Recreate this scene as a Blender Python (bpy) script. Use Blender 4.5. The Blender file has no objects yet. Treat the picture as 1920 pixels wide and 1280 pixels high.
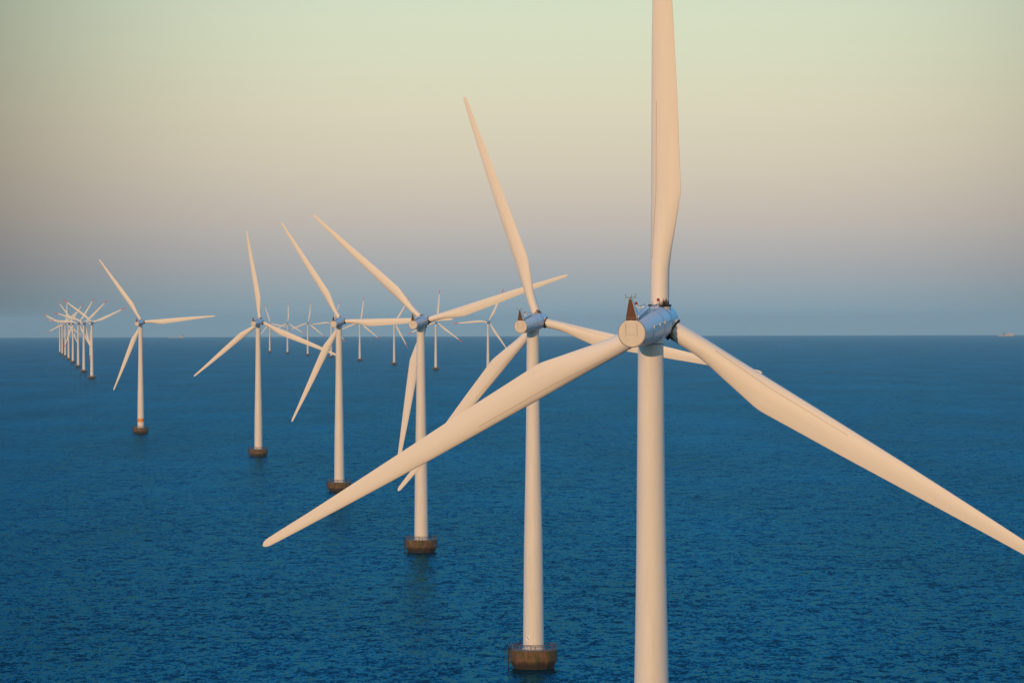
import bpy, bmesh, math, random
from mathutils import Matrix, Vector
random.seed(4)
R = math.radians
scene = bpy.context.scene
C = scene.collection

# ------------------------------------------------------------ camera, sky, sun
EARTH = 7.4e6            # effective radius of the sea's curve (with refraction), metres
EYE = 68.75
cam = bpy.data.cameras.new('camera')
camo = bpy.data.objects.new('camera', cam); C.objects.link(camo)
cam.sensor_width = 36; cam.lens = 131.25
cam.clip_start = 1; cam.clip_end = 120000
camo.matrix_world = (Matrix.Translation((0, 0, EYE)) @ Matrix.Rotation(R(90) - 40/7000, 4, 'X')
                     @ Matrix.Rotation(-0.0027, 4, 'Z'))
scene.camera = camo

SUN_EL, SUN_AZ = 9.0, 199.5       # azimuth clockwise from +Y (the view direction)
SUN_STRENGTH = 2.4
w = bpy.data.worlds.new('World'); scene.world = w; w.use_nodes = True
nt = w.node_tree; nt.nodes.clear()
def N(t, **k):
    n = nt.nodes.new(t)
    for a, b in k.items(): setattr(n, a, b)
    return n
def L(a, b): nt.links.new(a, b)
def lin(c):
    return tuple(((v/255)/12.92 if v/255 <= .04045 else ((v/255+.055)/1.055)**2.4) for v in c) + (1,)
out = N('ShaderNodeOutputWorld'); bg = N('ShaderNodeBackground')
L(bg.outputs[0], out.inputs[0])
sky = N('ShaderNodeTexSky'); sky.sky_type = 'NISHITA'; sky.sun_disc = False
sky.sun_elevation = R(SUN_EL); sky.sun_rotation = R(SUN_AZ)
sky.air_density = 1.0; sky.dust_density = 0.6; sky.ozone_density = 3.0
SKY_STRENGTH = 0.10
bg.inputs[1].default_value = SKY_STRENGTH
tc = N('ShaderNodeTexCoord'); sep = N('ShaderNodeSeparateXYZ'); L(tc.outputs['Generated'], sep.inputs[0])
mr = N('ShaderNodeMapRange'); mr.inputs[1].default_value = -0.01; mr.inputs[2].default_value = 0.20
L(sep.outputs[2], mr.inputs[0])
ramp = N('ShaderNodeValToRGB'); L(mr.outputs[0], ramp.inputs[0])
LOW = [(-.004, (128, 158, 172)), (0.0, (134, 160, 174)), (.0057, (147, 165, 174)), (.0143, (170, 172, 174)), (.0286, (199, 189, 177)),
       (.043, (214, 204, 182)), (.057, (219, 214, 187)), (.072, (217, 221, 192)), (.088, (212, 223, 197)), (.12, (190, 212, 205)), (.19, (150, 190, 210))]
cr = ramp.color_ramp
while len(cr.elements) > 1: cr.elements.remove(cr.elements[-1])
for i, (z, c) in enumerate(LOW):
    p = (z + .01)/.21
    e = cr.elements[0] if i == 0 else cr.elements.new(p)
    e.position = p; e.color = lin(c)
# lens falloff painted into the twilight band: darker to both sides of the view
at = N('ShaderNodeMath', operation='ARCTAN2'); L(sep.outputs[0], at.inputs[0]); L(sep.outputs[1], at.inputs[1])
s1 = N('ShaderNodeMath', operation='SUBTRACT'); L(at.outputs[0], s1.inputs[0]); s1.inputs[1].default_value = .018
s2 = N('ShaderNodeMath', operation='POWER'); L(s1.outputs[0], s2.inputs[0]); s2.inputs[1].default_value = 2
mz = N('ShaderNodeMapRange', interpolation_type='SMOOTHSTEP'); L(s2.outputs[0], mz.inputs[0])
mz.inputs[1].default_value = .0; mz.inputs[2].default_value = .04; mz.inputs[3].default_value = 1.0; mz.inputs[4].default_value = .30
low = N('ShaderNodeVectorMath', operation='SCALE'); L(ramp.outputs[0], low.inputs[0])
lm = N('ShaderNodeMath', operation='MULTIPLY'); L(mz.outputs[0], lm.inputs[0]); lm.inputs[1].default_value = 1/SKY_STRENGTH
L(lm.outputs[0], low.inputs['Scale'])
tint = N('ShaderNodeVectorMath', operation='MULTIPLY'); L(sky.outputs[0], tint.inputs[0]); tint.inputs[1].default_value = (.55, 2.7, 3.5)
mf = N('ShaderNodeMapRange', interpolation_type='SMOOTHSTEP'); L(sep.outputs[2], mf.inputs[0])
mf.inputs[1].default_value = .088; mf.inputs[2].default_value = .16
# warm sunset glow filling the sunward half of the sky
gl = N('ShaderNodeMapRange', interpolation_type='SMOOTHSTEP'); L(sep.outputs[1], gl.inputs[0])
gl.inputs[1].default_value = .05; gl.inputs[2].default_value = -.85
warm = N('ShaderNodeMix', data_type='RGBA'); L(gl.outputs[0], warm.inputs[0]); L(tint.outputs[0], warm.inputs[6])
warm.inputs[7].default_value = (.42/SKY_STRENGTH, .38/SKY_STRENGTH, .26/SKY_STRENGTH, 1)
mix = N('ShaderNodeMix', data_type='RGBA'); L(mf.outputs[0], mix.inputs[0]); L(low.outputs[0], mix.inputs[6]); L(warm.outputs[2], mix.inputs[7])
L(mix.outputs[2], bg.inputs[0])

sl = bpy.data.lights.new('sun', 'SUN'); so = bpy.data.objects.new('sun', sl); C.objects.link(so)
sl.energy = SUN_STRENGTH; sl.angle = R(.5); sl.color = (1.0, .58, .30)
az, el = R(SUN_AZ), R(SUN_EL)
sdir = Vector((math.sin(az)*math.cos(el), math.cos(az)*math.cos(el), math.sin(el)))
so.rotation_euler = sdir.to_track_quat('Z', 'Y').to_euler()
so.location = (-300, -300, 300)
vs = scene.view_settings
vs.view_transform = 'Standard'; vs.look = 'None'; vs.exposure = 0; vs.gamma = 1
scene.cycles.volume_bounces = 1

# ------------------------------------------------------------ helpers
def drop(x, y): return -(x*x + y*y)/(2*EARTH)
def material(name, base, rough=.5, metal=0, spec=.5):
    m = bpy.data.materials.new(name); m.use_nodes = True
    b = m.node_tree.nodes['Principled BSDF']
    b.inputs['Base Color'].default_value = (*base, 1); b.inputs['Roughness'].default_value = rough
    b.inputs['Metallic'].default_value = metal; b.inputs['Specular IOR Level'].default_value = spec
    return m, m.node_tree, b
def node(t, kind, **k):
    n = t.nodes.new(kind)
    for a, b in k.items(): setattr(n, a, b)
    return n
def ramp_node(t, fac, stops, interp='LINEAR'):
    r = node(t, 'ShaderNodeValToRGB'); t.links.new(fac, r.inputs[0]); r.color_ramp.interpolation = interp
    c = r.color_ramp
    while len(c.elements) > 1: c.elements.remove(c.elements[-1])
    for i, (p, col) in enumerate(stops):
        e = c.elements[0] if i == 0 else c.elements.new(p)
        e.position = p; e.color = (*col, 1)
    return r
def noise(t, scale, detail=4, rough=.5, stretch=(1, 1, 1), dist=0):
    g = node(t, 'ShaderNodeTexCoord'); m = node(t, 'ShaderNodeMapping'); t.links.new(g.outputs['Object'], m.inputs[0])
    m.inputs['Scale'].default_value = stretch
    n = node(t, 'ShaderNodeTexNoise'); t.links.new(m.outputs[0], n.inputs[0])
    n.inputs['Scale'].default_value = scale; n.inputs['Detail'].default_value = detail
    n.inputs['Roughness'].default_value = rough; n.inputs['Distortion'].default_value = dist
    return n
def paint(name, base, dirt=.92, rough=.42, stretch=(1, 1, .12)):
    m, t, b = material(name, base, rough)
    n = noise(t, 1.3, 5, .6, stretch)
    r = ramp_node(t, n.outputs[0], [(.3, tuple(v*dirt for v in base)), (.62, base)])
    t.links.new(r.outputs[0], b.inputs['Base Color'])
    n2 = noise(t, .5, 3, .5)
    rr = node(t, 'ShaderNodeMapRange'); t.links.new(n2.outputs[0], rr.inputs[0])
    rr.inputs[3].default_value = rough - .08; rr.inputs[4].default_value = rough + .12
    t.links.new(rr.outputs[0], b.inputs['Roughness'])
    return m
def simple(name, base, rough=.5, metal=0, var=.85, scale=3):
    m, t, b = material(name, base, rough, metal)
    n = noise(t, scale, 4, .6)
    r = ramp_node(t, n.outputs[0], [(.3, tuple(v*var for v in base)), (.7, base)])
    t.links.new(r.outputs[0], b.inputs['Base Color'])
    return m
WHITE = (.85, .83, .765)
M = {}
M['tower'] = paint('tower paint', (.77, .755, .70), .92, .6)
M['nacelle'] = paint('nacelle paint with skylight tint', (.71, .78, .81), .92, .4, (1, .3, 1))  # blue skylight of the shaded side tinted into the white-grey paint
M['cap'] = paint('rear cap paint', (.74, .70, .62), .93)
M['grime'] = simple('dark seal rubber', (.03, .025, .022), .7)
M['seam'] = simple('panel joint', (.10, .12, .13), .6)
M['brown'] = simple('rust brown grille', (.14, .062, .032), .6, 0, .7, 4)
M['galv'] = simple('galvanised steel', (.30, .29, .28), .5, .4)
M['railpaint'] = simple('weathered railing paint', (.16, .12, .11), .6, 0, .6)
M['whitemetal'] = simple('white painted metal', (.8, .76, .72), .45)
M['red'] = simple('faded red tip paint', (.72, .03, .04), .5)
M['lamp'] = simple('red lamp glass', (.35, .03, .03), .25)
M['orange'] = simple('orange band paint', (.9, .30, .02), .5)
M['black'] = simple('black lettering', (.03, .03, .03), .6)
M['plate'] = simple('white sign plate', (.96, .94, .9), .5)
# blade paint: white, with brown grease weeping from the root bearing
def blade_mat():
    m, t, b = material('blade gelcoat', WHITE, .55)
    n = noise(t, .9, 5, .6, (1.5, 1.5, .12))
    r = ramp_node(t, n.outputs[0], [(.3, (.81, .785, .725)), (.62, WHITE)])
    g = node(t, 'ShaderNodeTexCoord'); s = node(t, 'ShaderNodeSeparateXYZ'); t.links.new(g.outputs['Object'], s.inputs[0])
    n2 = noise(t, 1.1, 3, .5, (1.6, 1.6, .25))
    z = node(t, 'ShaderNodeMapRange'); t.links.new(s.outputs[2], z.inputs[0])
    z.inputs[1].default_value = 1.5; z.inputs[2].default_value = 3.4; z.inputs[3].default_value = .62; z.inputs[4].default_value = .0
    a = node(t, 'ShaderNodeMath', operation='ADD'); t.links.new(z.outputs[0], a.inputs[0]); t.links.new(n2.outputs[0], a.inputs[1])
    st = node(t, 'ShaderNodeMapRange'); t.links.new(a.outputs[0], st.inputs[0])
    st.inputs[1].default_value = .98; st.inputs[2].default_value = 1.12
    mx = node(t, 'ShaderNodeMix', data_type='RGBA'); t.links.new(st.outputs[0], mx.inputs[0])
    t.links.new(r.outputs[0], mx.inputs[6]); mx.inputs[7].default_value = (.16, .085, .05, 1)
    t.links.new(mx.outputs[2], b.inputs['Base Color'])
    return m
M['blade'] = blade_mat()
def concrete_mat():
    m, t, b = material('stained concrete', (.2, .12, .07), .85)
    n = noise(t, .35, 6, .7, (1, 1, .8), .8)
    r = ramp_node(t, n.outputs[0], [(.36, (.085, .085, .016)), (.47, (.14, .10, .03)), (.56, (.17, .095, .05)), (.74, (.25, .16, .11))])
    n3 = noise(t, 1.1, 6, .7, (1, 1, .4), .6)
    r3 = ramp_node(t, n3.outputs[0], [(.35, (.45, .42, .4)), (.6, (1, 1, 1)), (.78, (1.35, 1.3, 1.25))])
    mu = node(t, 'ShaderNodeMix', data_type='RGBA', blend_type='MULTIPLY'); mu.inputs[0].default_value = 1
    t.links.new(r.outputs[0], mu.inputs[6]); t.links.new(r3.outputs[0], mu.inputs[7])
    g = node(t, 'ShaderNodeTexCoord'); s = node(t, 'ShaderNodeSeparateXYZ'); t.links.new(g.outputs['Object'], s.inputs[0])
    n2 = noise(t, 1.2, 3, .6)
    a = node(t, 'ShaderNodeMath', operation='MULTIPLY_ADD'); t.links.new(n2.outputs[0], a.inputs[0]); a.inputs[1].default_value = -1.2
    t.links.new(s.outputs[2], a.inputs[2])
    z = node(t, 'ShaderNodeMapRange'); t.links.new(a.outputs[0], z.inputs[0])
    z.inputs[1].default_value = .2; z.inputs[2].default_value = 1.1     # wet weed at the waterline, with shade below the chamfer painted in
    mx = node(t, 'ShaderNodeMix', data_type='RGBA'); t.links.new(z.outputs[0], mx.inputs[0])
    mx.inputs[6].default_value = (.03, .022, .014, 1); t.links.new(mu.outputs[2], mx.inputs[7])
    t.links.new(mx.outputs[2], b.inputs['Base Color'])
    bp = node(t, 'ShaderNodeBump'); t.links.new(n3.outputs[0], bp.inputs['Height']); bp.inputs['Strength'].default_value = .5; bp.inputs['Distance'].default_value = .1
    t.links.new(bp.outputs[0], b.inputs['Normal'])
    return m
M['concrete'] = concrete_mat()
M['deck'] = simple('platform deck', (.17, .15, .14), .8)

def finish(name, bm, mat, smooth=True, angle=35):
    bmesh.ops.recalc_face_normals(bm, faces=bm.faces)
    me = bpy.data.meshes.new(name); bm.to_mesh(me); bm.free()
    me.materials.append(mat)
    if smooth:
        for p in me.polygons: p.use_smooth = True
        me.set_sharp_from_angle(angle=R(angle))
    return me
def lathe(bm, prof, seg=48, axis='Z', origin=(0, 0, 0), cap=True):
    rings = []
    for r, h in prof:
        ring = []
        for i in range(seg):
            a = 2*math.pi*i/seg
            if axis == 'Z': v = (r*math.cos(a), r*math.sin(a), h)
            else: v = (r*math.cos(a), h, r*math.sin(a))
            ring.append(bm.verts.new(Vector(v) + Vector(origin)))
        rings.append(ring)
    for a, b in zip(rings, rings[1:]):
        for i in range(seg):
            j = (i+1) % seg
            bm.faces.new((a[i], a[j], b[j], b[i]))
    if cap: bm.faces.new(rings[0]); bm.faces.new(rings[-1])
def box(bm, c, s, mat=None):
    r = bmesh.ops.create_cube(bm, size=1)
    T = Matrix.Translation(c) @ (mat or Matrix()) @ Matrix.Diagonal((*s, 1))
    bmesh.ops.transform(bm, matrix=T, verts=r['verts'])
    return r['verts']
def rod(bm, a, b, r, seg=8):
    a, b = Vector(a), Vector(b); d = b - a
    q = d.to_track_quat('Z', 'Y').to_matrix().to_4x4()
    g = bmesh.ops.create_cone(bm, cap_ends=True, segments=seg, radius1=r, radius2=r, depth=d.length)
    bmesh.ops.transform(bm, matrix=Matrix.Translation((a+b)/2) @ q, verts=g['verts'])
def obj(name, me, parent=None, mat=None, label=None):
    o = bpy.data.objects.new(name, me); C.objects.link(o)
    if parent is not None: o.parent = parent
    if mat is not None: o.matrix_local = mat
    if label: o['label'] = label
    return o

# ------------------------------------------------------------ sea: one curved sheet out past the horizon
bm = bmesh.new()
rad = [60*1.05**k for k in range(62)]; 
while rad[-1] < 52000: rad.append(rad[-1] + min(900, rad[-1]*.05))
SEG = 720
cv = bm.verts.new((0, 0, 0)); prev = None
for r in rad:
    ring = [bm.verts.new((r*math.cos(2*math.pi*i/SEG), r*math.sin(2*math.pi*i/SEG), -r*r/(2*EARTH))) for i in range(SEG)]
    for i in range(SEG):
        j = (i+1) % SEG
        if prev: bm.faces.new((prev[i], ring[i], ring[j], prev[j]))
        else: bm.faces.new((cv, ring[i], ring[j]))
    prev = ring
def sea_mat():
    m, t, b = material('sea water', (.0, .024, .045), .28, 0, .12)
    b.inputs['IOR'].default_value = 1.33
    tcn = node(t, 'ShaderNodeTexCoord')
    acc = None
    # slope field of wind waves at several sizes: (wavelength-ish, stretch, slope)
    for sc, st, amp, det, off in ((.05, (1, 1.2, 1), .10, 2, 0), (.22, (1, .7, 1), .36, 3, 17), (.62, (1, .42, 1), .46, 3, 41), (1.5, (1, .32, 1), .46, 3, 77), (3.4, (1, .32, 1), .42, 2, 133)):
        mp = node(t, 'ShaderNodeMapping'); t.links.new(tcn.outputs['Object'], mp.inputs[0])
        mp.inputs['Scale'].default_value = st; mp.inputs['Location'].default_value = (off, off*.7, 0)
        mp.inputs['Rotation'].default_value = (0, 0, R(12 - off*.4))
        n = node(t, 'ShaderNodeTexNoise'); t.links.new(mp.outputs[0], n.inputs[0])
        n.inputs['Scale'].default_value = sc; n.inputs['Detail'].default_value = det; n.inputs['Roughness'].default_value = .55
        n.inputs['Distortion'].default_value = .4
        s = node(t, 'ShaderNodeVectorMath', operation='SUBTRACT'); t.links.new(n.outputs['Color'], s.inputs[0]); s.inputs[1].default_value = (.5, .5, .5)
        k = node(t, 'ShaderNodeVectorMath', operation='MULTIPLY'); t.links.new(s.outputs[0], k.inputs[0]); k.inputs[1].default_value = (amp*1.2, amp*1.7, 0)
        if acc is None: acc = k.outputs[0]
        else:
            a = node(t, 'ShaderNodeVectorMath', operation='ADD'); t.links.new(acc, a.inputs[0]); t.links.new(k.outputs[0], a.inputs[1]); acc = a.outputs[0]
    # wind patches: long calmer and rougher lanes
    mp = node(t, 'ShaderNodeMapping'); t.links.new(tcn.outputs['Object'], mp.inputs[0]); mp.inputs['Scale'].default_value = (1, .25, 1)
    wn = node(t, 'ShaderNodeTexNoise'); t.links.new(mp.outputs[0], wn.inputs[0]); wn.inputs['Scale'].default_value = .012; wn.inputs['Detail'].default_value = 4
    wr = node(t, 'ShaderNodeMapRange'); t.links.new(wn.outputs[0], wr.inputs[0]); wr.inputs[1].default_value = .3; wr.inputs[2].default_value = .7
    wr.inputs[3].default_value = .6; wr.inputs[4].default_value = 1.3
    sc2 = node(t, 'ShaderNodeVectorMath', operation='SCALE'); t.links.new(acc, sc2.inputs[0]); t.links.new(wr.outputs[0], sc2.inputs['Scale'])
    ge = node(t, 'ShaderNodeNewGeometry')
    ad = node(t, 'ShaderNodeVectorMath', operation='ADD'); t.links.new(sc2.outputs[0], ad.inputs[0]); t.links.new(ge.outputs['Normal'], ad.inputs[1])
    # the wind blows towards -Y, so the steep lee faces of the waves lean that way
    ln = node(t, 'ShaderNodeVectorMath', operation='ADD'); t.links.new(ad.outputs[0], ln.inputs[0]); ln.inputs[1].default_value = (0, -.10, 0)
    nm = node(t, 'ShaderNodeVectorMath', operation='NORMALIZE'); t.links.new(ln.outputs[0], nm.inputs[0])
    # upwelling body colour under a clear water skin
    b.inputs['Specular IOR Level'].default_value = 0
    t.links.new(nm.outputs[0], b.inputs['Normal'])
    gs = node(t, 'ShaderNodeBsdfGlossy'); gs.inputs['Roughness'].default_value = .1; gs.inputs['Color'].default_value = (.058, .27, .345, 1)
    t.links.new(nm.outputs[0], gs.inputs['Normal'])
    ms = node(t, 'ShaderNodeMixShader'); fr = node(t, 'ShaderNodeFresnel'); fr.inputs[0].default_value = 1.33; t.links.new(nm.outputs[0], fr.inputs['Normal']); t.links.new(fr.outputs[0], ms.inputs[0])
    t.links.new(b.outputs[0], ms.inputs[1]); t.links.new(gs.outputs[0], ms.inputs[2])
    t.links.new(ms.outputs[0], t.nodes['Material Output'].inputs['Surface'])
    return m
sea = obj('sea', finish('sea', bm, sea_mat(), True, 60)); sea['kind'] = 'structure'

# ------------------------------------------------------------ turbine meshes (metres)
HUB = 68.5
def tower_mesh():
    bm = bmesh.new()
    prof = [(2.28, 3.62), (2.28, 3.80), (2.08, 3.82), (2.07, 5.0), (1.98, 14), (1.86, 24)]
    prof += [(1.875, 24.0), (1.875, 24.12), (1.86, 24.12), (1.60, 36), (1.42, 46), (1.44, 46.0), (1.44, 46.1), (1.42, 46.1), (1.31, 56), (1.21, 66.5), (1.27, 66.5), (1.27, 66.6)]
    lathe(bm, prof, 64)
    return finish('tower', bm, M['tower'], True, 30)
def collar_mesh():
    bm = bmesh.new(); lathe(bm, [(1.235, 66.6), (1.25, 66.75), (1.42, 67.4)], 48)
    return finish('yaw_collar', bm, M['tower'])
def seam_ring_mesh():
    bm = bmesh.new(); lathe(bm, [(1.262, 66.46), (1.285, 66.46), (1.285, 66.52), (1.262, 66.52)], 48, cap=False)
    return finish('flange', bm, M['seam'])
def foundation_mesh(kind):
    bm = bmesh.new()
    if kind == 'near': prof, seg = [(4.0, -6), (4.05, 0.1), (4.15, .35), (4.75, 1.65), (4.75, 3.55), (4.65, 3.62)], 12
    else: prof, seg = [(4.2, -6), (4.2, 0.1), (3.4, 1.2), (5.6, 2.2), (5.6, 3.3), (5.5, 3.4)], 20
    lathe(bm, prof, seg)
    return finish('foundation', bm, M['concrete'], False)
def deck_mesh(r, z):
    bm = bmesh.new(); lathe(bm, [(r-.15, z), (r-.15, z+.06)], 12)
    return finish('deck', bm, M['deck'], False)
def railing_mesh(r, z, n, seg, rr=.05, mat='railpaint'):
    bm = bmesh.new()
    pts = [(r*math.cos(2*math.pi*(i+.5)/n), r*math.sin(2*math.pi*(i+.5)/n)) for i in range(n)]
    for i, (x, y) in enumerate(pts):
        x2, y2 = pts[(i+1) % n]
        rod(bm, (x, y, z), (x, y, z+1.2), rr*1.15, 6)
        for h in (.45, .8, 1.17): rod(bm, (x, y, z+h), (x2, y2, z+h), rr*(.9 if h > 1 else .45), 5)
        xm, ym = (x+x2)/2, (y+y2)/2
        rod(bm, (x, y, z+.45), (x2, y2, z+1.15), rr*.3, 4)
    return finish('railing', bm, M[mat], False)
def ladder_mesh():
    bm = bmesh.new()
    # boat landing on the left side: two fender tubes and rungs
    for y in (-1.35, -.75):
        rod(bm, (-4.98, y, -2), (-4.98, y, 4.6), .13, 8)
        rod(bm, (-4.98, y, 1.2), (-4.3, y, 1.2), .07, 6); rod(bm, (-4.98, y, 3.2), (-4.6, y, 3.2), .07, 6)
    for k in range(20): rod(bm, (-4.98, -1.35, -.5+k*.25), (-4.98, -.75, -.5+k*.25), .03, 5)
    return finish('boat_ladder', bm, M['grime'], False)
def bent_patch(r, a0, a1, z0, z1, off, thick=.03, n=6):
    bm = bmesh.new(); g = []
    for k in range(n+1):
        a = a0 + (a1-a0)*k/n
        q = []
        for rr in (r+off, r+off+thick):
            for z in (z0, z1): q.append(bm.verts.new((rr*math.cos(a), rr*math.sin(a), z)))
        g.append(q)
    for a, b in zip(g, g[1:]):
        bm.faces.new((a[2], b[2], b[3], a[3])); bm.faces.new((a[0], a[1], b[1], b[0]))
        bm.faces.new((a[0], b[0], b[2], a[2])); bm.faces.new((a[1], a[3], b[3], b[1]))
    for q in (g[0], g[-1]): bm.faces.new((q[0], q[2], q[3], q[1]))
    return bm
AZP = R(270-33)
def plate_mesh(): return finish('sign_plate', bent_patch(2.085, AZP-.23, AZP+.23, 5.45, 6.55, .02), M['plate'])
def stroke_mesh():
    bm = bmesh.new(); g = []
    for k in range(9):
        f = k/8; a = AZP-.15+.30*f; z = 6.4-.75*f
        g.append([bm.verts.new((2.15*math.cos(a), 2.15*math.sin(a), z+s)) for s in (-.07, .07)] +
                 [bm.verts.new((2.12*math.cos(a), 2.12*math.sin(a), z+s)) for s in (-.07, .07)])
    for a, b in zip(g, g[1:]):
        bm.faces.new((a[0], b[0], b[1], a[1])); bm.faces.new((a[2], a[3], b[3], b[2]))
        bm.faces.new((a[0], a[2], b[2], b[0])); bm.faces.new((a[1], b[1], b[3], a[3]))
    return finish('diagonal_stroke', bm, M['black'])
def band_mesh():
    bm = bmesh.new(); lathe(bm, [(2.04, 7.2), (2.075, 7.2), (2.055, 9.3), (2.02, 9.3)], 48, cap=False)
    return finish('painted_band', bm, M['orange'])

# nacelle: axis along +Y towards the rotor, origin on the tower axis
NP = [(1.28, -7.0), (1.32, -6.98), (1.37, -6.3), (1.47, -5.0), (1.57, -3.5), (1.63, -1.8), (1.66, 0), (1.67, 1.4), (1.64, 2.05), (1.58, 2.3)]
def nac_r(y):
    for (r0, y0), (r1, y1) in zip(NP, NP[1:]):
        if y0 <= y <= y1: return r0 + (r1-r0)*(y-y0)/(y1-y0)
    return 1.3
def nacelle_mesh():
    bm = bmesh.new(); lathe(bm, NP, 64, 'Y')
    return finish('nacelle', bm, M['nacelle'], True, 40)
def cap_mesh():
    bm = bmesh.new()
    lathe(bm, [(1.20, -7.10), (1.27, -7.06), (1.31, -7.0), (1.31, -6.99)], 64, 'Y')
    return finish('rear_cap', bm, M['cap'], True, 20)
def cap_rim_mesh():
    bm = bmesh.new(); lathe(bm, [(1.312, -7.0), (1.345, -7.0), (1.345, -6.94), (1.312, -6.94)], 64, 'Y', cap=False)
    return finish('cap_rim', bm, M['seam'])
def cap_panel_mesh():
    bm = bmesh.new()
    for x in (-.54, .54): box(bm, (x, -7.105, .35), (.025, .02, 1.2))
    box(bm, (.62, -6.99, 1.15), (.03, .1, .5))
    box(bm, (0, -7.105, -.12), (.7, .015, .015))
    return finish('cap_joint', bm, M['seam'], False)
def ring_mesh(y, w_=.04, d=.012):
    bm = bmesh.new(); r = nac_r(y)
    lathe(bm, [(r-.02, y-w_/2), (r+d, y-w_/2), (r+d, y+w_/2), (r-.02, y+w_/2)], 64, 'Y', cap=False)
    return finish('panel_joint', bm, M['seam'])
def side_seam_mesh(s):
    bm = bmesh.new()
    if True:
        ys = [-4.6 + 6.4*k/16 for k in range(17)]
        for a, b in zip(ys, ys[1:]):
            ra, rb = nac_r(a)+.008, nac_r(b)+.008; an = R(10)
            rod(bm, (s*ra*math.cos(an), a, ra*math.sin(an)), (s*rb*math.cos(an), b, rb*math.sin(an)), .022, 4)
        r0 = nac_r(-4.6)+.008
        prev = None
        for k in range(8):
            an = R(10 - k*6); p = (s*r0*math.cos(an), -4.6, r0*math.sin(an))
            if prev: rod(bm, prev, p, .018, 4)
            prev = p
    return finish('side_joint', bm, M['seam'], False)
def latch_mesh():
    bm = bmesh.new()
    box(bm, (0, 0, .06), (.08, .14, .34)); box(bm, (.03, 0, .0), (.05, .2, .08))
    return finish('latch', bm, M['whitemetal'], False)
def mast_mesh():
    bm = bmesh.new(); z0, z1 = 1.18, 3.25
    v = [(-.55, -7.06, z0), (.55, -7.06, z0), (.60, -5.8, z0), (-.60, -5.8, z0), (-.50, -7.06, z0+.3), (.55, -7.06, z0+.3), (.6, -6.0, z0+.3), (-.6, -6.0, z0+.3),
         (-.17, -7.10, z1), (.10, -7.10, z1), (.10, -6.85, z1), (-.17, -6.85, z1)]
    V = [bm.verts.new(p) for p in v]
    for a in (0, 4):
        for i in range(4):
            j = (i+1) % 4; bm.faces.new((V[a+i], V[a+j], V[a+4+j], V[a+4+i]))
    bm.faces.new(V[:4]); bm.faces.new(V[8:])
    return finish('instrument_mast', bm, M['nacelle'], False)
def grille_mesh():
    bm = bmesh.new(); z0, z1 = 1.18, 3.22
    def quad(a, b, c, d, t=.03):
        F = [bm.verts.new(p) for p in (a, b, c, d)] + [bm.verts.new((p[0], p[1]+t, p[2])) for p in (a, b, c, d)]
        bm.faces.new(F[:4]); bm.faces.new(F[4:])
        for i in range(4): bm.faces.new((F[i], F[(i+1) % 4], F[4+(i+1) % 4], F[4+i]))
    quad((-.50, -7.10, z0+.3), (.52, -7.10, z0+.3), (.08, -7.14, z1), (-.15, -7.14, z1))
    quad((-.52, -7.085, z0+.02), (.53, -7.085, z0+.02), (.52, -7.10, z0+.28), (-.50, -7.10, z0+.28))
    for k in range(7):
        z = z0+.42+k*.24; f = (z-z0-.3)/(z1-z0-.3)
        box(bm, (-.02, -7.115-.03*f, z), (1.0*(1-f)+.2*f, .02, .03))
    return finish('grille', bm, M['brown'], False)
def instr_mesh():
    bm = bmesh.new(); y = -7.0
    rod(bm, (-.55, y, 3.34), (.55, y, 3.34), .035, 6); rod(bm, (-.03, y, 3.2), (-.03, y, 3.4), .09, 8)
    for x, h in ((-.5, .3), (.1, .28), (.45, .3)): rod(bm, (x, y, 3.34), (x, y, 3.34+h), .022, 6)
    box(bm, (.45, y, 3.66), (.26, .04, .05)); box(bm, (.45, y, 3.38), (.2, .05, .05)); box(bm, (-.5, y, 3.62), (.1, .04, .08))
    return finish('wind_sensor', bm, M['galv'], False)
def hatch_mesh():
    bm = bmesh.new()
    T = Matrix.Rotation(R(5.5), 4, 'X')
    box(bm, (.42, -4.5, 1.70), (.45, 4.3, .24), T)
    bmesh.ops.bevel(bm, geom=bm.edges[:], offset=.03, segments=2, affect='EDGES')
    for y in (-5.1, -2.8): box(bm, (.38, y, 1.55 if y < -4 else 1.64), (.3, .25, .3))
    return finish('roof_hatch', bm, M['nacelle'], False)
def vent_mesh():
    bm = bmesh.new(); box(bm, (.48, -6.3, 1.32), (.34, .3, .22)); bmesh.ops.bevel(bm, geom=bm.edges[:], offset=.03, segments=1, affect='EDGES')
    return finish('exhaust', bm, M['grime'], False)
def rail_mesh():
    bm = bmesh.new()
    y0, y1 = -2.2, 1.0
    for x in (-.75, .55):
        rod(bm, (x, y0, 1.95), (x, y1, 1.95), .05, 6)
        for y in (y0, -.6, y1): rod(bm, (x, y, 1.4), (x, y, 1.97), .045, 6)
    rod(bm, (-.75, y0, 1.95), (.55, y0, 1.95), .05, 6)
    return finish('roof_rail', bm, M['whitemetal'], False)
def light_mesh():
    bm = bmesh.new(); rod(bm, (0, 0, 0), (0, 0, .55), .09, 8); rod(bm, (0, 0, .55), (0, 0, .62), .17, 10)
    return finish('lamp_post', bm, M['whitemetal'], False)
def bulb_mesh():
    bm = bmesh.new(); lathe(bm, [(.13, .62), (.15, .7), (.13, .84), (.06, .9)], 12)
    return finish('warning_lamp', bm, M['lamp'])
HY = 3.5
def hub_mesh():
    bm = bmesh.new()
    lathe(bm, [(1.36, 2.25), (1.46, 2.34), (1.5, 2.5), (1.5, 3.5), (1.48, 4.6), (1.36, 5.4), (1.1, 6.0), (.6, 6.35), (.15, 6.45)], 48, 'Y')
    return finish('rotor_hub', bm, M['nacelle'])
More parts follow.
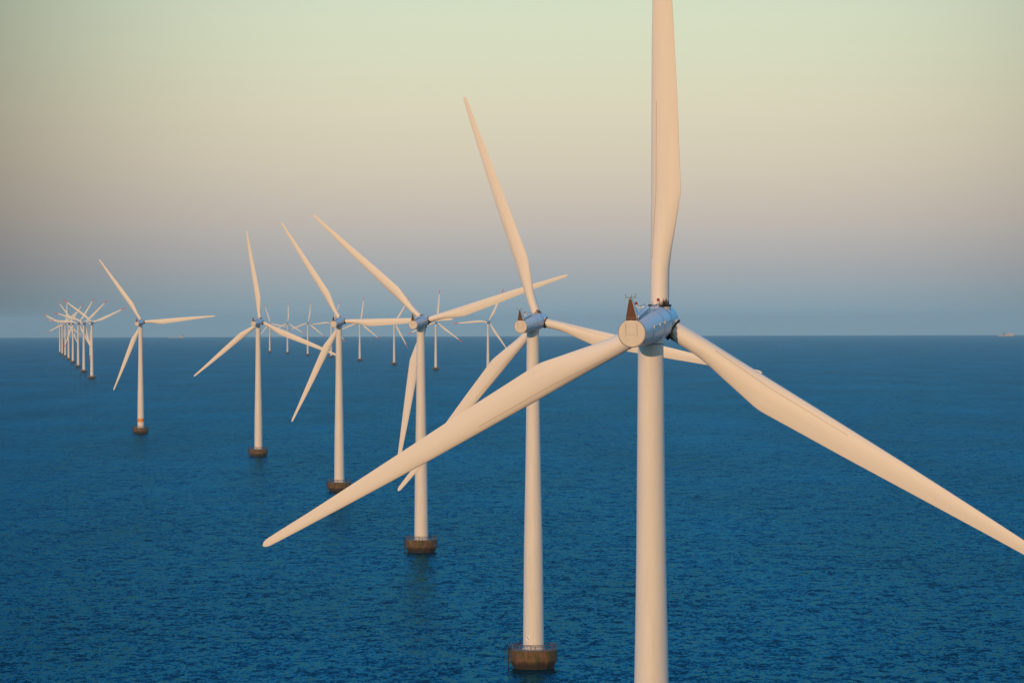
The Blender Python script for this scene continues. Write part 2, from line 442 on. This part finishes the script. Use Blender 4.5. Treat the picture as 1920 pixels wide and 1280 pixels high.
# blade: along +Z from the rotor centre, trailing edge towards +X, upwind towards +Y
BL = 45.7
TE = [(1.6, .90), (3.5, .91), (5, .97), (6.5, 1.20), (8, 1.50), (10, 1.86), (11.6, 2.16), (12.3, 2.24), (13, 2.21), (16, 2.05), (21, 1.80), (26, 1.50), (31, 1.20), (36, .90), (40, .68), (43.5, .54), (45, .46), (45.45, .36), (45.7, .12)]
LE = [(1.6, -.90), (5, -.90), (8, -.86), (12, -.84), (16, -.83), (21, -.80), (26, -.76), (31, -.68), (36, -.57), (40, -.46), (43.5, -.36), (45, -.30), (45.45, -.22), (45.7, -.04)]
TH = [(1.6, 1.80), (3.5, 1.76), (5, 1.66), (8, 1.32), (12, .92), (16, .74), (21, .56), (26, .42), (31, .31), (36, .22), (40, .16), (43.5, .10), (45, .07), (45.7, .03)]
RD = [(1.6, 1.0), (3.5, .97), (5, .85), (8, .45), (12, .08), (16, 0), (45.7, 0)]         # 1 = round, 0 = aerofoil
TW = [(1.6, 13), (8, 13), (12, 11), (18, 8), (26, 4.5), (36, 1.5), (45.7, 0)]
def ip(tab, z):
    if z <= tab[0][0]: return tab[0][1]
    for (a, u), (b, v) in zip(tab, tab[1:]):
        if z <= b: return u + (v-u)*(z-a)/(b-a)
    return tab[-1][1]
def section(z, n=22):
    le, te, th, rd, tw = ip(LE, z), ip(TE, z), ip(TH, z), ip(RD, z), R(ip(TW, z))
    ch = te-le; cx = (te+le)/2; pts = []
    for i in range(2*n):
        a = math.pi*i/n                # 0 at the trailing edge, upper then lower
        xc = .5*(1+math.cos(a))        # 1 at trailing edge
        cxp, cyp = cx + ch/2*math.cos(a), th/2*math.sin(a)
        t_ = 5*(.2969*math.sqrt(xc) - .126*xc - .3516*xc**2 + .2843*xc**3 - .1015*xc**4)   # half thickness for unit t/c
        # aerofoil x measured from the leading edge
        ax = le + ch*xc
        ay = (t_*th) * (1 if math.sin(a) >= 0 else -1)
        if abs(math.sin(a)) < 1e-6 and xc < .5: ay = 0
        ay -= th*.35*4*xc*(1-xc)*.35   # camber towards the downwind side
        x = cxp*rd + ax*(1-rd); y = cyp*rd + ay*(1-rd)
        y2 = y*math.cos(tw) - x*math.sin(tw); x2 = x*math.cos(tw) + y*math.sin(tw)
        bend = .15*(z/BL)**2
        pts.append((x2, y2 + bend, 1.6 + (z-1.6)*1.028))
    return pts
def zs():
    z = [1.6, 1.9, 2.3, 2.8, 3.5, 4.2, 5, 5.8, 6.6, 7.4, 8.2, 9, 9.8, 10.6, 11.2, 11.7, 12.1, 12.5, 13, 13.6, 14.5, 16]
    while z[-1] < 43: z.append(z[-1]+1.0)
    return z + [43.6, 44.2, 44.6, 45, 45.3, 45.5, 45.62, 45.7]
def loft(bm, Z):
    prev = None; first = None
    for z in Z:
        ring = [bm.verts.new(p) for p in section(z)]
        if prev:
            for i in range(len(ring)):
                j = (i+1) % len(ring); bm.faces.new((prev[i], prev[j], ring[j], ring[i]))
        else: first = ring
        prev = ring
    bm.faces.new(first); bm.faces.new(prev)
def blade_mesh(z1=None):
    bm = bmesh.new(); Z = zs()
    if z1: Z = [z for z in Z if z < z1] + [z1]
    loft(bm, Z)
    return finish('blade', bm, M['blade'], True, 50)
def tip_mesh(z0):
    bm = bmesh.new(); loft(bm, [z0] + [z for z in zs() if z > z0])
    return finish('blade_tip', bm, M['red'], True, 50)
def strip_mesh():
    bm = bmesh.new(); n = 22
    path = []
    z = 6.0
    while z < 21:
        s = section(z, n); p = Vector(s[int(n*1.33)])     # lower surface point = downwind side
        q = Vector(s[int(n*1.33)+1]); path.append((p, q)); z += .5
    # which side faces downwind (-Y)
    prev = None
    for p, q in path:
        t = (q-p).normalized()*.03
        nrm = Vector((0, -1, 0))
        ring = [bm.verts.new(p + t + nrm*.015), bm.verts.new(p - t + nrm*.015), bm.verts.new(p - t - nrm*.02), bm.verts.new(p + t - nrm*.02)]
        if prev:
            for i in range(4):
                j = (i+1) % 4; bm.faces.new((prev[i], prev[j], ring[j], ring[i]))
        prev = ring
    return finish('edge_strip', bm, M['stripmat'], False)
M['stripmat'] = simple('joint sealant', (.6, .54, .46), .6)
def rootcollar_mesh():
    bm = bmesh.new(); lathe(bm, [(1.02, .9), (1.05, 1.34), (1.10, 1.36), (1.10, 1.50), (1.0, 1.50)], 40)
    return finish('root_collar', bm, M['whitemetal'])
def rootgap_mesh():
    bm = bmesh.new(); lathe(bm, [(.95, 1.50), (1.13, 1.50), (1.13, 1.585), (1.03, 1.60), (.9, 1.66)], 40)
    return finish('pitch_seal', bm, M['grime'])

ME = dict(tower=tower_mesh(), collar=collar_mesh(), seam=seam_ring_mesh(), fnear=foundation_mesh('near'), ffar=foundation_mesh('far'),
          deck=deck_mesh(4.7, 3.62), rail=railing_mesh(4.55, 3.62, 12, 12, .075), deckfar=deck_mesh(5.5, 3.4), railfar=railing_mesh(5.4, 3.4, 20, 20, .09, 'galv'), ladder=ladder_mesh(),
          plate=plate_mesh(), stroke=stroke_mesh(), band=band_mesh(), nac=nacelle_mesh(), cap=cap_mesh(), caprim=cap_rim_mesh(), capjoint=cap_panel_mesh(),
          ring1=ring_mesh(-.9), ring2=ring_mesh(1.9, .05), side=side_seam_mesh(1), sidel=side_seam_mesh(-1), latch=latch_mesh(), mast=mast_mesh(), grille=grille_mesh(),
          instr=instr_mesh(), hatch=hatch_mesh(), vent=vent_mesh(), rrail=rail_mesh(), post=light_mesh(), bulb=bulb_mesh(), hub=hub_mesh(),
          blade=blade_mesh(), bladered=blade_mesh(39.4), tip=tip_mesh(39.4), strip=strip_mesh(), rc=rootcollar_mesh(), rg=rootgap_mesh())

def turbine(x, y, yaw, phase, label, group, kind='near', band=False):
    t = bpy.data.objects.new('wind_turbine', None); C.objects.link(t)
    t.location = (x, y, drop(x, y)); t['label'] = label; t['category'] = 'wind turbine'; t['group'] = group
    near = kind == 'near'
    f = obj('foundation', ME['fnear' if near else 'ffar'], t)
    f.rotation_euler.z = random.uniform(0, 6.28) if not near else R(8+random.choice((0, 1, 2, 3))*30)
    obj('railing', ME['rail' if near else 'railfar'], f); obj('deck', ME['deck' if near else 'deckfar'], f)
    if near:
        obj('boat_ladder', ME['ladder'], f).rotation_euler.z = -f.rotation_euler.z
    tw = obj('tower', ME['tower'], t)
    obj('yaw_collar', ME['collar'], tw); obj('flange', ME['seam'], tw)
    if near:
        obj('sign_plate', ME['plate'], tw, label='white square plate with a black diagonal stroke')
        obj('sign_stroke', ME['stroke'], tw)
    if band: obj('painted_band', ME['band'], tw, label='orange band painted round the foot of the tower')
    NM = Matrix.Translation((0, 0, HUB-.27)) @ Matrix.Rotation(-R(yaw), 4, 'Z') @ Matrix.Rotation(R(6), 4, 'X')
    n = obj('nacelle', ME['nac'], t, NM)
    for nm, k in (('rear_cap', 'cap'), ('instrument_mast', 'mast'), ('roof_hatch', 'hatch'), ('grille', 'grille')): obj(nm, ME[k], n)
    if near:
        for nm, k in (('cap_rim', 'caprim'), ('cap_joint', 'capjoint'), ('panel_joint', 'ring1'), ('panel_joint', 'ring2'), ('side_joint', 'side'), ('side_joint', 'sidel'),
                      ('wind_sensor', 'instr'), ('exhaust', 'vent'), ('roof_rail', 'rrail')):
            obj(nm, ME[k], n)
        for y_, an in ((-4.4, 10), (-2.6, 10), (-.9, 10), (1.6, -28)):
            rr = nac_r(y_)+.03
            obj('latch', ME['latch'], n, Matrix.Translation((rr*math.cos(R(an)), y_, rr*math.sin(R(an)))))
        for px, py in ((-.75, -2.3), (.55, 1.0)):
            obj('lamp_post', ME['post'], n, Matrix.Translation((px, py, 1.58))); obj('warning_lamp', ME['bulb'], n, Matrix.Translation((px, py, 1.58)))
    obj('rotor_hub', ME['hub'], t, NM)
    for k in range(3):
        BM = NM @ Matrix.Translation((0, HY, 0)) @ Matrix.Rotation(R(phase+120*k), 4, 'Y')
        b = obj('blade', ME['blade' if near else 'bladered'], t, BM)
        obj('root_collar', ME['rc'], b); obj('pitch_seal', ME['rg'], b)
        if near: obj('edge_strip', ME['strip'], b)
        else: obj('blade_tip', ME['tip'], b, label='red painted blade tip')
    return t
F = 7000.0
def at(px, d): return (px-960)/F*d, d
GN = 'plain white turbines of the near curving row'
NEAR = [  # tower x in the picture, distance, yaw, phase, label
 (1220, 353, 16.6, 1.6, 'nearest and largest white wind turbine, one blade pointing up past the top of the frame'),
 (999, 739, 20.3, -17.4, 'second nearest white wind turbine, just left of the largest one on a brown base'),
 (789, 1110, 17.6, -46.8, 'white wind turbine with a blade stretched right behind the second nearest turbine, brown base visible'),
 (635.5, 1508, 15, -31, 'white wind turbine whose base is partly hidden by a blade of the largest turbine'),
 (484, 1903, 16, -7, 'white wind turbine with one blade nearly upright, second plain white one from the left'),
 (263.5, 2294, 13, -34.4, 'white wind turbine with an orange band round the foot of its tower'),
]
for i, (px, d, yw, ph, lb) in enumerate(NEAR):
    x, y = at(px, d); turbine(x, y, yw, ph, lb, GN, 'near', i == 5)
ordn = ['first', 'second', 'third', 'fourth', 'fifth', 'sixth', 'seventh', 'eighth']
GL = 'distant red-tipped turbines bunched at the far left'
LEFT = [(172, 106, 67.5), (157, 93.5, 48), (146.5, 83.5, 35), (136.6, 75, -36), (128.6, 69, 38), (122.3, 63, 6), (116.7, 59, 52), (112.3, 56, 60)]
for i, (px, h, ph) in enumerate(LEFT):
    x, y = at(px, F*HUB/h)
    lb = ('largest and rightmost red-tipped turbine in the tight row at far left' if i == 0 else
          'farthest and leftmost red-tipped turbine in the tight row at far left' if i == 7 else
          f'{ordn[i]} red-tipped turbine from the right in the tight row at far left')
    turbine(x, y, 14, ph, lb, GL, 'far')
GM = 'distant red-tipped turbines behind the near row'
MID = [(505.8, 55, -17), (539, 57.8, 3), (577, 61.5, 9.5), (621, 66, 25), (674.5, 72, 10.7), (739, 80, 34), (817, 90.5, 8), (915, 101, 27)]
wh = ['leftmost and farthest, just right of the near turbine with the upright blade', 'second from the left', 'third from the left, its red tips clear of other blades',
      'fourth from the left, mostly hidden behind a near turbine', 'fifth from the left, just right of a near white tower',
      'sixth from the left, under the blade of a near turbine', 'seventh from the left, one blade nearly upright', 'rightmost and largest, between two near white towers']
for i, (px, h, ph) in enumerate(MID):
    x, y = at(px, F*HUB/h)
    turbine(x, y, 16, ph, 'far red-tipped turbine, ' + wh[i], GM, 'far')

# ------------------------------------------------------------ ships on the horizon
M['hull'] = simple('weathered hull paint', (.5, .46, .47), .6, 0, .8, .1)
M['super'] = simple('white superstructure', (.72, .66, .66), .6, 0, .85, .1)
M['funnel'] = simple('dark funnel paint', (.05, .07, .1), .6)
M['glassdark'] = simple('dark ship windows', (.04, .06, .08), .2)
def ship(px, d, Lh, label, hull_h, blocks, funnels):
    x, y = at(px, d)
    s = bpy.data.objects.new('ship', None); C.objects.link(s); s.location = (x, y, drop(x, y)); s['label'] = label; s['category'] = 'ship'
    bm = bmesh.new(); B = Lh*.075; rings = []
    n = 16
    for i in range(n+1):
        f = i/n; xx = -Lh/2 + Lh*f
        wd = B*min(1, (f/.22)**.6 if f < .22 else 1, 1) if f > 0 else .05
        wd = max(wd, .3); sh = hull_h*(1 + .35*max(0, .2-f)/.2)
        rings.append([bm.verts.new(p) for p in ((xx+(3 if i == 0 else 0), -wd*.55, -2), (xx, -wd, sh), (xx, wd, sh), (xx+(3 if i == 0 else 0), wd*.55, -2))])
    for a, b in zip(rings, rings[1:]):
        for i in range(4): bm.faces.new((a[i], a[(i+1) % 4], b[(i+1) % 4], b[i]))
    bm.faces.new(rings[0]); bm.faces.new(rings[-1])
    obj('hull', finish('hull', bm, M['hull'], False), s)
    bm = bmesh.new(); g = bmesh.new()
    for (x0, x1, z0, z1) in blocks:
        box(bm, ((x0+x1)/2*Lh, 0, (z0+z1)/2), ((x1-x0)*Lh, B*1.6, z1-z0))
        box(g, ((x0+x1)/2*Lh, 0, z1-1.6), ((x1-x0)*Lh+.3, B*1.6+.3, 1.1))
    sup = obj('superstructure', finish('superstructure', bm, M['super'], False), s)
    obj('window_band', finish('window_band', g, M['glassdark'], False), sup)
    for (fx, z0, z1) in funnels:
        bm = bmesh.new(); lathe(bm, [(Lh*.035, z0), (Lh*.028, z1)], 12); rod(bm, (Lh*.06, 0, z0), (Lh*.06, 0, z1+4), .4, 6)
        f = obj('funnel', finish('funnel', bm, M['funnel'], False), s); f.location.x = fx*Lh
    return s
ship(1886, 21500, 92, 'pale pinkish passenger ship on the horizon at the far right', 8, [(-.02, .46, 8, 14.5), (.12, .45, 14.5, 19), (.25, .42, 19, 22)], [(-.12, 8, 24)])
ship(330, 23000, 96, 'tiny pale cargo ship on the horizon right of the banded turbine', 4.5, [(.22, .46, 4.5, 12), (.28, .40, 12, 17)], [(.44, 12, 19)])

# ------------------------------------------------------------ air
bm = bmesh.new(); box(bm, (0, 0, 0), (110000, 110000, 1))
low_z = drop(52000, 0)-3; top_z = HUB + BL + 8
for v in bm.verts: v.co.z = top_z if v.co.z > 0 else low_z
hz = bpy.data.materials.new('sea haze'); hz.use_nodes = True; t = hz.node_tree; t.nodes.clear()
o = t.nodes.new('ShaderNodeOutputMaterial'); v = t.nodes.new('ShaderNodeVolumePrincipled'); t.links.new(v.outputs[0], o.inputs['Volume'])
v.inputs['Color'].default_value = (.72, 1, 1, 1); v.inputs['Density'].default_value = 2.7e-5; v.inputs['Anisotropy'].default_value = 0
haze = obj('haze', finish('haze', bm, hz, False)); haze['kind'] = 'stuff'
